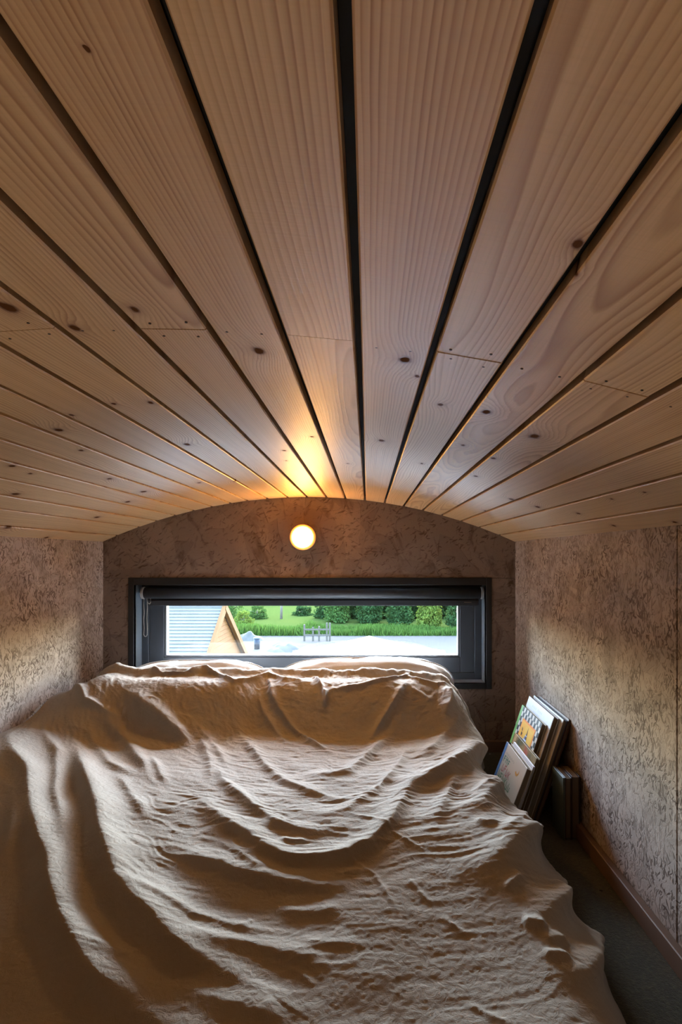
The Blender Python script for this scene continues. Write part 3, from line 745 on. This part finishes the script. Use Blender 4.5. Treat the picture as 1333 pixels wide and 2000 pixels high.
tri = [(cxm-.036, top-.105), (cxm-.004, top), (cxm+.004, top), (cxm+.064, top-.105)]
decal(B, 'striped_hat', [tri], (.07, .16, .42), .0011)
st = []
for k in range(7):
    a = k/7+.05; b = a+.05; l = lambda q: (cxm-.004-.032*q, top-.105*q); r = lambda q: (cxm+.004+.060*q, top-.105*q)
    st.append([l(a), r(a), r(b), l(b)])
decal(B, 'stripes', st, (.50, .62, .80), .0013)
decal(B, 'dark_peak', [[(cxm+.072, top-.10), (cxm+.088, top-.045), (cxm+.108, top-.10)]], (.10, .025, .02), .0013)
decal(B, 'hat_tip', [[(cxm-.012, top-.02), (cxm+.002, top+.022), (cxm+.004, top-.02)]], (.10, .05, .02), .0013)
decal(B, 'lettering', [[(iy1-.030-.010*(i % 2), iz1-.030-.015*i), (iy1-.020-.004*i % 3, iz1-.027-.015*i), (iy1-.024, iz1-.039-.015*i), (iy1-.033, iz1-.041-.015*i)] for i in range(5)], (.09, .04, .015), .0009)
# painted cover
t = NT('painted_cover'); p = t.coord()
c = t.mix(t.ramp(t.noise(p, 14.0, 4.0, .6), [(.35, 0), (.62, 1)]), (.045, .050, .014), (.26, .17, .05))
c = t.mix(t.ramp(t.noise(p, 20.0, 3.0, .6), [(.56, 0), (.66, 1)]), c, (.50, .34, .18))
c = t.mix(t.ramp(t.noise(t.vmath('ADD', p, (3, 1, 7)), 13.0, 2.0), [(.60, 0), (.68, 1)]), c, (.33, .06, .03))
PAINT = t.out(c, .4)
B = book('book', 'book with dark green and brown painted cover in front of the checkered one', .457, 1.935, .250, .225, .012, LEAN+.01, PAINT)
decal(B, 'top_edge_line', [rect(0, .250, .2237, .225)], (.55, .48, .33))
B = book('booklet', 'thin white printed booklet between the painted cover and the front book', .446, 1.890, .225, .208, .006, LEAN+.012, flat((.58, .58, .60)))
decal(B, 'lettering', [rect(.03+.014*i, .040+.014*i, .190, .198) for i in range(13)]+[rect(.03+.014*i, .038+.014*i, .174, .182) for i in range(12)], (.45, .47, .55))
# front book
B = book('book', 'cream picture book with blue spine strip, front of the leaning row beside the bed', .415, 1.885, .240, .208, .018, LEAN+.04, flat((.42, .37, .31)), flat((.05, .12, .30)))
decal(B, 'spine_strip', [rect(.218, .240, 0, .208)], (.055, .13, .30))
mo = [(.062+.016*math.cos(a), .172+.016*math.sin(a)) for a in [PI*.9+PI*.95*i/10 for i in range(11)]]+[(.060+.011*math.cos(a), .176+.012*math.sin(a)) for a in [PI*1.8-PI*.85*i/10 for i in range(11)]]
decal(B, 'moon', [mo], (.42, .20, .03))
glyph = []
def stroke(y, z, dy, dz, w=.004): return [(y, z), (y+dy, z+dz), (y+dy-w, z+dz), (y-w, z)]
rg = random.Random(4)
for row, (zz, hh, nn, cols) in enumerate(((.150, .022, 3, (.03, .13, .09)), (.122, .024, 4, (.30, .05, .05)), (.092, .026, 6, (.05, .13, .06)))):
    g = []
    for i in range(nn):
        y = .208-.024*i-(.012 if row == 1 else 0); z_ = zz+rg.uniform(-.003, .003); k = rg.randrange(4)
        g.append(rect(y-.004, y, z_, z_+hh))
        if k == 0: g += [rect(y-.015, y-.004, z_+hh-.004, z_+hh), rect(y-.013, y-.004, z_+hh*.45, z_+hh*.45+.004)]
        elif k == 1: g += [stroke(y-.004, z_+hh*.5, -.011, hh*.5), stroke(y-.015, z_, .011, hh*.5)]
        elif k == 2: g += [rect(y-.015, y-.004, z_, z_+.004), rect(y-.017, y-.013, z_, z_+hh*.7)]
        else: g += [rect(y-.017, y-.013, z_, z_+hh), rect(y-.013, y-.004, z_+hh*.5, z_+hh*.5+.004)]
    decal(B, 'title_lettering', g, cols)
decal(B, 'small_lettering', [rect(.110+.009*i, .115+.009*i, .176+.002*(i % 2), .182+.002*(i % 2)) for i in range(11)], (.30, .27, .24))
def hoop(cy, cz, r, wd): return [[(cy+r*math.cos(a), cz+1.35*r*math.sin(a)), (cy+r*math.cos(b), cz+1.35*r*math.sin(b)), (cy+(r-wd)*math.cos(b), cz+1.35*(r-wd)*math.sin(b)), (cy+(r-wd)*math.cos(a), cz+1.35*(r-wd)*math.sin(a))] for a, b in [(PI*i/10-.3, PI*(i+1)/10-.3) for i in range(12)]]
decal(B, 'dark_figures', [rect(.060, .170, .0, .052), [(.10, .052), (.115, .088), (.135, .088), (.150, .052)], [(.15, .052), (.165, .075), (.185, .052)]], (.050, .022, .012))
decal(B, 'pale_hoops', hoop(.118, .066, .020, .005)+hoop(.160, .070, .018, .005), (.50, .36, .24), .0006)
# small upright books beyond the leaning ones, colours darkened for the shade there
for i, (x, th, h, w, col, lab) in enumerate(((.586, .006, .186, .095, (.10, .12, .09), 'small dull green upright book under the leaning books, the one with a light page edge'),
                                             (.593, .018, .186, .095, (.055, .026, .012), 'small brown upright book under the leaning books, second from the wall'),
                                             (.612, .024, .190, .095, (.04, .018, .012), 'small dark brown upright book under the leaning books, closest to the wall'))):
    book('book', lab, x, 1.705, w, h, th, 0.0, flat(col), group='small books standing by the wall')

# crumbs on the carpet
def crumb(x, y, s, col, lab, seed):
    bm = bmesh.new(); bmesh.ops.create_icosphere(bm, subdivisions=1, radius=s)
    rr = random.Random(seed)
    for v in bm.verts: v.co = Vector((v.co.x*rr.uniform(.8, 1.7), v.co.y*rr.uniform(.5, 1.1), v.co.z*.4*rr.uniform(.6, 1.2)))
    o = link('crumb', bm_done('crumb', bm), flat(col, .8), None, (x, y, .0205+s*.35), (0, 0, rr.uniform(0, 3))); tag(o, lab, 'crumb')
for px, py, s, col, lab, sd in ((1175, 1741, .0045, (.01, .01, .008), 'black crumb on the green carpet beside the bed', 1),
                                (1196, 1724, .0035, (.36, .26, .10), 'small tan crumb on the green carpet, the one farther from the camera', 2),
                                (1209, 1736, .0040, (.38, .25, .09), 'tan crumb on the green carpet next to the skirting', 3),
                                (958, 1462, .0035, (.6, .6, .55), 'tiny white crumb on the carpet by the back wall', 4)):
    dep = 1050*(EYE-.02)/(py-1087)
    if dep > 2.32: dep = 2.31
    crumb((px-718.5)*dep/1050, dep, s, col, lab, sd)

# ------------------------------------------------------------------ outdoors
GZ = -4.0
def ground_mat():
    t = NT('pale_gravel_yard'); p = t.coord()
    n = t.noise(p, .5, 5.0, .6); f = t.noise(p, 14.0, 4.0, .7)
    c = t.mix(n, (.045, .038, .031), (.060, .051, .041)); c = t.mix(t.math('MULTIPLY', f, .35), c, (.034, .028, .022))
    t.bump(f, .3, .03)
    return t.out(c, .95, **{'Specular IOR Level': 0.0})
def field_mat():
    t = NT('meadow'); p = t.coord()
    n = t.noise(p, .25, 5.0, .6); f = t.noise(p, 6.0, 4.0, .7)
    c = t.mix(n, (.016, .030, .007), (.034, .038, .009)); c = t.mix(t.math('MULTIPLY', f, .4), c, (.010, .018, .005))
    return t.out(c, .95, **{'Specular IOR Level': 0.0})
g = boxes('bounce_ground', plain('bounce_pale', (.46, .44, .41), .9, .1, 3), None, (-60, 60, 2.6, 13.0, GZ-.3, GZ)); tag(g, kind='structure')  # unseen near ground, made pale to bounce daylight up to the ceiling
g = boxes('ground', ground_mat(), None, (-60, 60, 13.0, 33.5, GZ-.3, GZ)); tag(g, kind='structure')
g = boxes('field', field_mat(), None, (-120, 120, 33.5, 160, GZ-.3, GZ)); tag(g, kind='structure')

def leaf_mat(name, a, b):
    t = NT(name); r = t.add('ShaderNodeNewGeometry').outputs['Random Per Island']
    t.n.remove(t.b)
    c = t.mix(r, a, b)
    d = t.add('ShaderNodeBsdfDiffuse'); t.l.new(c, d.inputs[0])
    tl = t.add('ShaderNodeBsdfTranslucent'); t.l.new(t.mix(.5, c, (b[0]*1.6, b[1]*1.6, b[2]*.8)), tl.inputs[0])
    m = t.add('ShaderNodeMixShader'); m.inputs[0].default_value = .3
    t.l.new(d.outputs[0], m.inputs[1]); t.l.new(tl.outputs[0], m.inputs[2]); t.l.new(m.outputs[0], t.n['Material Output'].inputs[0])
    return t.m
LEAF_D = leaf_mat('leaf_dark', (.008, .019, .007), (.024, .047, .016))
LEAF_M = leaf_mat('leaf_mid', (.012, .028, .008), (.038, .066, .018))
LEAF_Y = leaf_mat('leaf_yellow', (.022, .038, .007), (.066, .085, .018))
GRASS = leaf_mat('grass_blades', (.014, .030, .006), (.032, .056, .013))
BARK = plain('bark', (.05, .038, .028), .9, .3, 6, bump=.4)
def leaf_quads(cent, rad, n, size, rng, squash=.8):
    """leaves in clumps: random quads near the surface of soft lumps"""
    k = max(6, n//60)
    zz = -.90+1.76*rng.uniform(0, 1, k)**1.7                       # full skirts near the ground, narrower towards the top
    ang = rng.uniform(0, 2*PI, k); rr = np.sqrt(rng.uniform(.1, 1, k))*.70*np.sqrt(np.clip(1-((zz+.5)/1.55)**2*(zz > -.5), .05, 1))
    cc = np.stack([rr*np.cos(ang)*rad[0], rr*np.sin(ang)*rad[1], zz*rad[2]], 1)
    idx = rng.integers(0, k, n)
    p = rng.normal(size=(n, 3)); p /= np.linalg.norm(p, axis=1, keepdims=True)
    p = p*rng.uniform(.5, 1.0, (n, 1))*(min(rad)*.36)
    p = cc[idx]+p*np.array((1, 1, squash))+np.array(cent)
    a = rng.normal(size=(n, 3)); a /= np.linalg.norm(a, axis=1, keepdims=True)
    b = np.cross(a, rng.normal(size=(n, 3))); b /= np.linalg.norm(b, axis=1, keepdims=True)
    s = size*rng.uniform(.6, 1.3, (n, 1))
    return np.stack([p-a*s, p-b*s*.5, p+a*s, p+b*s*.5], 1)
def tree(name, label, cat, x, y, rad, zc, n, size, mat, seed, group=None, trunk=.12):
    o = empty(name, (x, y, GZ)); tag(o, label, cat, group)
    rng = np.random.default_rng(seed)
    q = leaf_quads((0, 0, zc), rad, n, size, rng)
    q[..., 2] = np.maximum(q[..., 2], .03)
    link('foliage', quads_mesh('foliage', q), mat, o)['kind'] = 'stuff'
    bm = bmesh.new(); pr = None
    h = zc+rad[2]*.3
    for k in range(6):
        a = k/6; b = (k+1)/6
        f = lambda q_: (.12*math.sin(q_*5+seed)*trunk*4, .1*math.cos(q_*4+seed)*trunk*4, h*q_)
        bm_cyl(bm, f(a), f(b), trunk*(1-a*.7), trunk*(1-b*.7), 10, caps=(k == 0))
    link('trunk', bm_done('trunk', bm, True), BARK, o)
    for k in range(4):
        bm = bmesh.new(); aa = k*1.7+seed; z0 = h*(.45+.1*k)
        bm_cyl(bm, (0, 0, z0), (rad[0]*.55*math.cos(aa), rad[1]*.55*math.sin(aa), z0+rad[2]*.4), trunk*.4, trunk*.12, 8)
        link('branch', bm_done('branch', bm, True), BARK, o)
    return o
TL = 'trees of the hedgerow beyond the yard'
for i, (x, y, rx, rz, mat, kind) in enumerate((
        (-2.2, 40.0, 1.15, 4.4, LEAF_M, 'small mid-green tree at the meadow end of the hedgerow, beyond the white canopy'),
        (.1, 39.5, 1.15, 5.9, LEAF_D, 'dark green tree of the hedgerow straight behind the peak of the white canopy'),
        (2.3, 38.6, 1.1, 6.0, LEAF_D, 'dark green tree of the hedgerow just beyond the white canopy, on its far flank'),
        (4.3, 37.4, .95, 4.6, LEAF_Y, 'yellow-green lighter tree standing out in the dark hedgerow'),
        (6.2, 37.0, .95, 5.8, LEAF_D, 'dark tree of the hedgerow between the yellow-green one and the window edge'),
        (8.6, 37.1, 1.0, 5.8, LEAF_D, 'dark tree at the far end of the hedgerow, mostly hidden by the window frame'))):
    tree('hedgerow_tree', kind, 'tree', x, y, (rx, 1.2, rz), rz*.95, 15000, .10, mat, 100+i, TL)
for i, (x, y, rx, rz, mat, lab) in enumerate((
        (-10.2, 40.5, 1.3, 1.3, LEAF_M, 'grey-green bush right behind the gable peak of the cedar house'),
        (-8.7, 42.3, 1.2, .55, LEAF_M, 'low spreading bush beside the bare tree trunk at the meadow edge'),
        (-8.4, 36.6, .8, .62, LEAF_Y, 'low leafy bush on the bank close to the sloping barge board'),
        (-5.4, 44.6, 1.2, .42, LEAF_D, 'long dark low bush along the foot of the bright meadow'))):
    tree('bush', lab, 'bush', x, y, (rx, 1.0, rz), rz*.9, 4200, .065, mat, 200+i, None, .05)
o = empty('bare_tree', (-6.75, 42.0, GZ)); tag(o, 'thin dark bare tree trunk at the edge of the bright meadow', 'tree')
bm = bmesh.new(); bm_cyl(bm, (0, 0, 0), (.05, 0, 2.2), .10, .08, 10); bm_cyl(bm, (.05, 0, 2.2), (-.1, 0, 4.6), .08, .03, 10); link('trunk', bm_done('trunk', bm, True), BARK, o)
bm = bmesh.new(); bm_cyl(bm, (.03, 0, 1.9), (.9, .2, 3.6), .045, .015, 8); link('branch', bm_done('branch', bm, True), BARK, o)
bm = bmesh.new(); bm_cyl(bm, (.02, 0, 2.6), (-.8, .1, 4.2), .04, .012, 8); link('branch', bm_done('branch', bm, True), BARK, o)
o = empty('hedge', (2.0, 42.6, GZ)); tag(o, 'long rough hedge closing the gaps behind the hedgerow trees', 'hedge')
rng = np.random.default_rng(77)
q = np.concatenate([leaf_quads((x_, 0, 1.5), (1.4, 1.0, 1.5), 7000, .11, rng) for x_ in np.arange(-5.0, 9.1, 2.0)])
q[..., 2] = np.maximum(q[..., 2], .03)
link('foliage', quads_mesh('foliage', q), LEAF_D, o)['kind'] = 'stuff'
for x_ in np.arange(-5.0, 9.1, 2.0):
    bm = bmesh.new(); bm_cyl(bm, (x_, 0, 0), (x_+.1, 0, 2.2), .06, .03, 8); link('stem', bm_done('stem', bm, True), BARK, o)
# far wood behind the meadow
for i in range(14):
    x = -46+6.9*i+R.uniform(-.3, .3)
    tree('wood_tree', 'tall tree of the distant wood behind the meadow', 'tree', x, 74+R.uniform(-4, 4), (3.2, 3.0, 8.8+R.uniform(-.8, .8)), 8.6, 3600, .42, LEAF_M if i % 2 else LEAF_D, 300+i, 'trees of the distant wood', .3)
# long grass of the bank between yard and hedgerow
rng = np.random.default_rng(5)
n = 24000
gx = rng.uniform(-13, 12, n); gy = rng.uniform(33.0, 35.3, n); gh = rng.uniform(.15, .5, n)*(1+.5*vnoise(gx*.8, gy*.8, 71))
a = rng.uniform(0, 2*PI, n); wx = np.cos(a)*.04; wy = np.sin(a)*.04
lx = rng.normal(0, .10, n); ly = rng.normal(0, .10, n); z0 = np.full(n, GZ)
q = np.stack([np.stack([gx-wx, gy-wy, z0], -1), np.stack([gx+wx, gy+wy, z0], -1),
              np.stack([gx+lx+wx*.2, gy+ly+wy*.2, z0+gh], -1), np.stack([gx+lx-wx*.2, gy+ly-wy*.2, z0+gh], -1)], 1)
gr = link('grass', quads_mesh('grass', q), GRASS); tag(gr, 'long green grass on the bank between the yard and the hedgerow', 'grass', kind='stuff')

# cedar-clad house with a slate roof, its gable turned to the window
CEDAR = plain('cedar', (.062, .027, .008), .8, .22, 9, spec=.1); CEDAR_D = plain('cedar_barge', (.055, .025, .007), .8, .2, 9, spec=.1)
SLATE = plain('pale_slate', (.060, .058, .055), .8, .14, 3.5, spec=0.0, bump=.1)
hs = empty('house', (-4.0, 15.0, GZ)); hs.rotation_euler = (0, 0, 0)
tag(hs, 'house with pale slate roof and orange cedar-clad gable below the window', 'house')
RZ = -.455-GZ; K = .70; TE = 2.75; LX = -9.0
boxes('wall', CEDAR, hs, (LX, -.10, -2.5, 2.5, 0, RZ-K*2.75+.1))
v = [(-.10, -2.5, RZ-K*2.75), (-.10, 2.5, RZ-K*2.75), (-.10, 0, RZ-.15), (-.5, -2.5, RZ-K*2.75), (-.5, 2.5, RZ-K*2.75), (-.5, 0, RZ-.15)]
link('gable_wall', mesh_of('gable_wall', v, [(0, 1, 2), (3, 5, 4), (0, 3, 4, 1), (1, 4, 5, 2), (2, 5, 3, 0)]), CEDAR, hs)
bh = .125; z = .3
while z < RZ-.22:
    hwid = min(2.5, (RZ-.12-(z+bh))/K) if z+bh > RZ-K*2.75 else 2.5
    hb = min(2.5, (RZ-.12-z)/K)
    if hwid > .05:
        vv = [(-.10, -hb, z), (-.10, hb, z), (-.10, hwid, z+bh-.012), (-.10, -hwid, z+bh-.012)]
        v2 = [(-.062, y, zz) if k < 2 else (-.078, y, zz) for k, (_, y, zz) in enumerate(vv)]
        link('cladding_board', mesh_of('cladding_board', vv+v2, [(4, 5, 6, 7), (0, 4, 7, 3), (1, 2, 6, 5), (0, 1, 5, 4), (3, 7, 6, 2)]), CEDAR, hs)
    z += bh
for s in (-1, 1):
    dirv = Vector((0, s, -K)).normalized(); nrm = Vector((0, s*K, 1)).normalized()
    v = []
    for q_ in (0, TE*math.sqrt(1+K*K)):
        for u in (LX, .02):
            for hh in (-.06, -.12): v.append(Vector((u, 0, RZ))+dirv*q_+nrm*hh)
    link('roof_deck', mesh_of('roof_deck', v, [(0, 2, 3, 1), (4, 5, 7, 6), (0, 4, 6, 2), (1, 3, 7, 5), (0, 1, 5, 4), (2, 6, 7, 3)]), SLATE, hs)
    ln = TE*math.sqrt(1+K*K); nc = 26; cl = ln/nc
    for k in range(nc):       # each course of slates laps over the next
        v = []
        for q_, up in ((k*cl-.02 if k else 0, -.045), ((k+1)*cl, -.012)):
            for u in (LX-.02, .05):
                v += [Vector((u, 0, RZ))+dirv*q_+nrm*up, Vector((u, 0, RZ))+dirv*q_+nrm*(up-.02)]
        link('slate_course', mesh_of('slate_course', v, [(0, 2, 6, 4), (1, 5, 7, 3), (4, 6, 7, 5), (0, 1, 3, 2), (0, 4, 5, 1), (2, 3, 7, 6)]), SLATE, hs)
    v = []
    for q_ in (-.02, ln):
        for u in (-.03, .07 if s > 0 else .055):
            for hh in (.015, -.17): v.append(Vector((u, 0, RZ))+dirv*q_+nrm*hh)
    link('barge_board', mesh_of('barge_board', v, [(0, 2, 3, 1), (4, 5, 7, 6), (0, 4, 6, 2), (1, 3, 7, 5), (0, 1, 5, 4), (2, 6, 7, 3)]), CEDAR_D, hs)
boxes('ridge_tile', SLATE, hs, (LX, .06, -.07, .07, RZ-.03, RZ+.02), bev=.01)

# white pavilion canopy in the yard
cp = empty('canopy', (.03, 10.0, GZ)); tag(cp, 'white pavilion canopy with a pointed top in the yard', 'canopy')
WCLOTH = plain('white_canvas', (.80, .80, .80), .8, .03, 5)
PZ = -.605-GZ; HW = 1.62; EZ = PZ-.56
def canopy_pt(k, t, s):   # panel k, t from peak to rim, s along the rim
    c0 = [(-HW, -HW), (HW, -HW), (HW, HW), (-HW, HW)]
    a = c0[k]; b = c0[(k+1) % 4]
    x = a[0]+(b[0]-a[0])*s; y = a[1]+(b[1]-a[1])*s
    return (x*t, y*t, PZ-(PZ-EZ)*t**.93-.03*math.sin(PI*t)*math.sin(PI*s))
for k in range(4):
    P_ = np.array([[canopy_pt(k, t_, s_) for s_ in np.linspace(0, 1, 9)] for t_ in np.linspace(.004, 1, 13)])
    link('roof_panel', grid_mesh('roof_panel', P_), WCLOTH, cp)
    a = canopy_pt(k, 1, 0); b = canopy_pt(k, 1, 1)
    v = [a, b, (b[0], b[1], b[2]-.22), (a[0], a[1], a[2]-.22)]
    link('valance', mesh_of('valance', v, [(0, 1, 2, 3)]), WCLOTH, cp)
    boxes('leg', WHITE_PLASTIC, cp, (a[0]-.025, a[0]+.025, a[1]-.025, a[1]+.025, 0, EZ), bev=.004)

# things in the yard
o = empty('bin', (-5.83, 28.3, GZ)); tag(o, 'dark bin standing in the yard beside the gravel heap', 'bin')
BIN = plain('bin_plastic', (.006, .008, .012), .6, spec=.2)
bm = bmesh.new(); bm_cyl(bm, (0, 0, 0), (0, 0, .56), .14, .17, 20); link('body', bm_done('body', bm, True), BIN, o)
bm = bmesh.new(); bm_lathe(bm, [(.185, .56), (.185, .59), (.15, .62), (0, .64)], 20, (0, 0, 1)); link('lid', bm_done('lid', bm, True), plain('bin_lid', (.03, .032, .035), .6, spec=.2), o)
STONE = plain('pale_stone', (.036, .033, .028), .9, .2, 5, spec=.1, bump=.3)
def heap(name, lab, cat, x, y, rx, ry, h, seed):
    t_ = np.linspace(0, 1, 14); a_ = np.linspace(0, 2*PI, 40)
    T_, A_ = np.meshgrid(t_, a_, indexing='ij')
    r_ = T_*(1+.15*vnoise(np.cos(A_)*2+seed, np.sin(A_)*2, seed))
    X_ = rx*r_*np.cos(A_); Y_ = ry*r_*np.sin(A_)
    Z_ = h*(1-T_**1.6)*(1+.35*vnoise(X_*3+seed, Y_*3, seed))
    P_ = np.stack([X_, Y_, Z_], -1); P_[:, -1] = P_[:, 0]
    o = link(name, grid_mesh(name, P_), STONE, None, (x, y, GZ)); tag(o, lab, cat)
heap('gravel_heap', 'long low pale gravel heap beside the dark bin', 'gravel heap', -4.35, 28.0, 1.0, .8, .42, 3)
heap('gravel_heap', 'small pale gravel heap behind the dark bin', 'gravel heap', -6.9, 31.5, .8, .6, .40, 7)
fe = empty('fence', (-2.9, 31.0, GZ)); tag(fe, 'short pale wooden fence beyond the canopy in the yard', 'fence')
PALE = plain('pale_timber', (.034, .029, .023), .8, .15, 6, spec=.1)
for x, h in ((-.75, .95), (-.25, .80), (.10, .85), (.55, 1.05), (.72, 1.05)):
    boxes('post', PALE, fe, (x-.05, x+.05, -.05, .05, 0, h), bev=.008)
for zz in (.30, .62):
    boxes('rail', PALE, fe, (-.80, .78, -.075, -.052, zz, zz+.10), bev=.004)
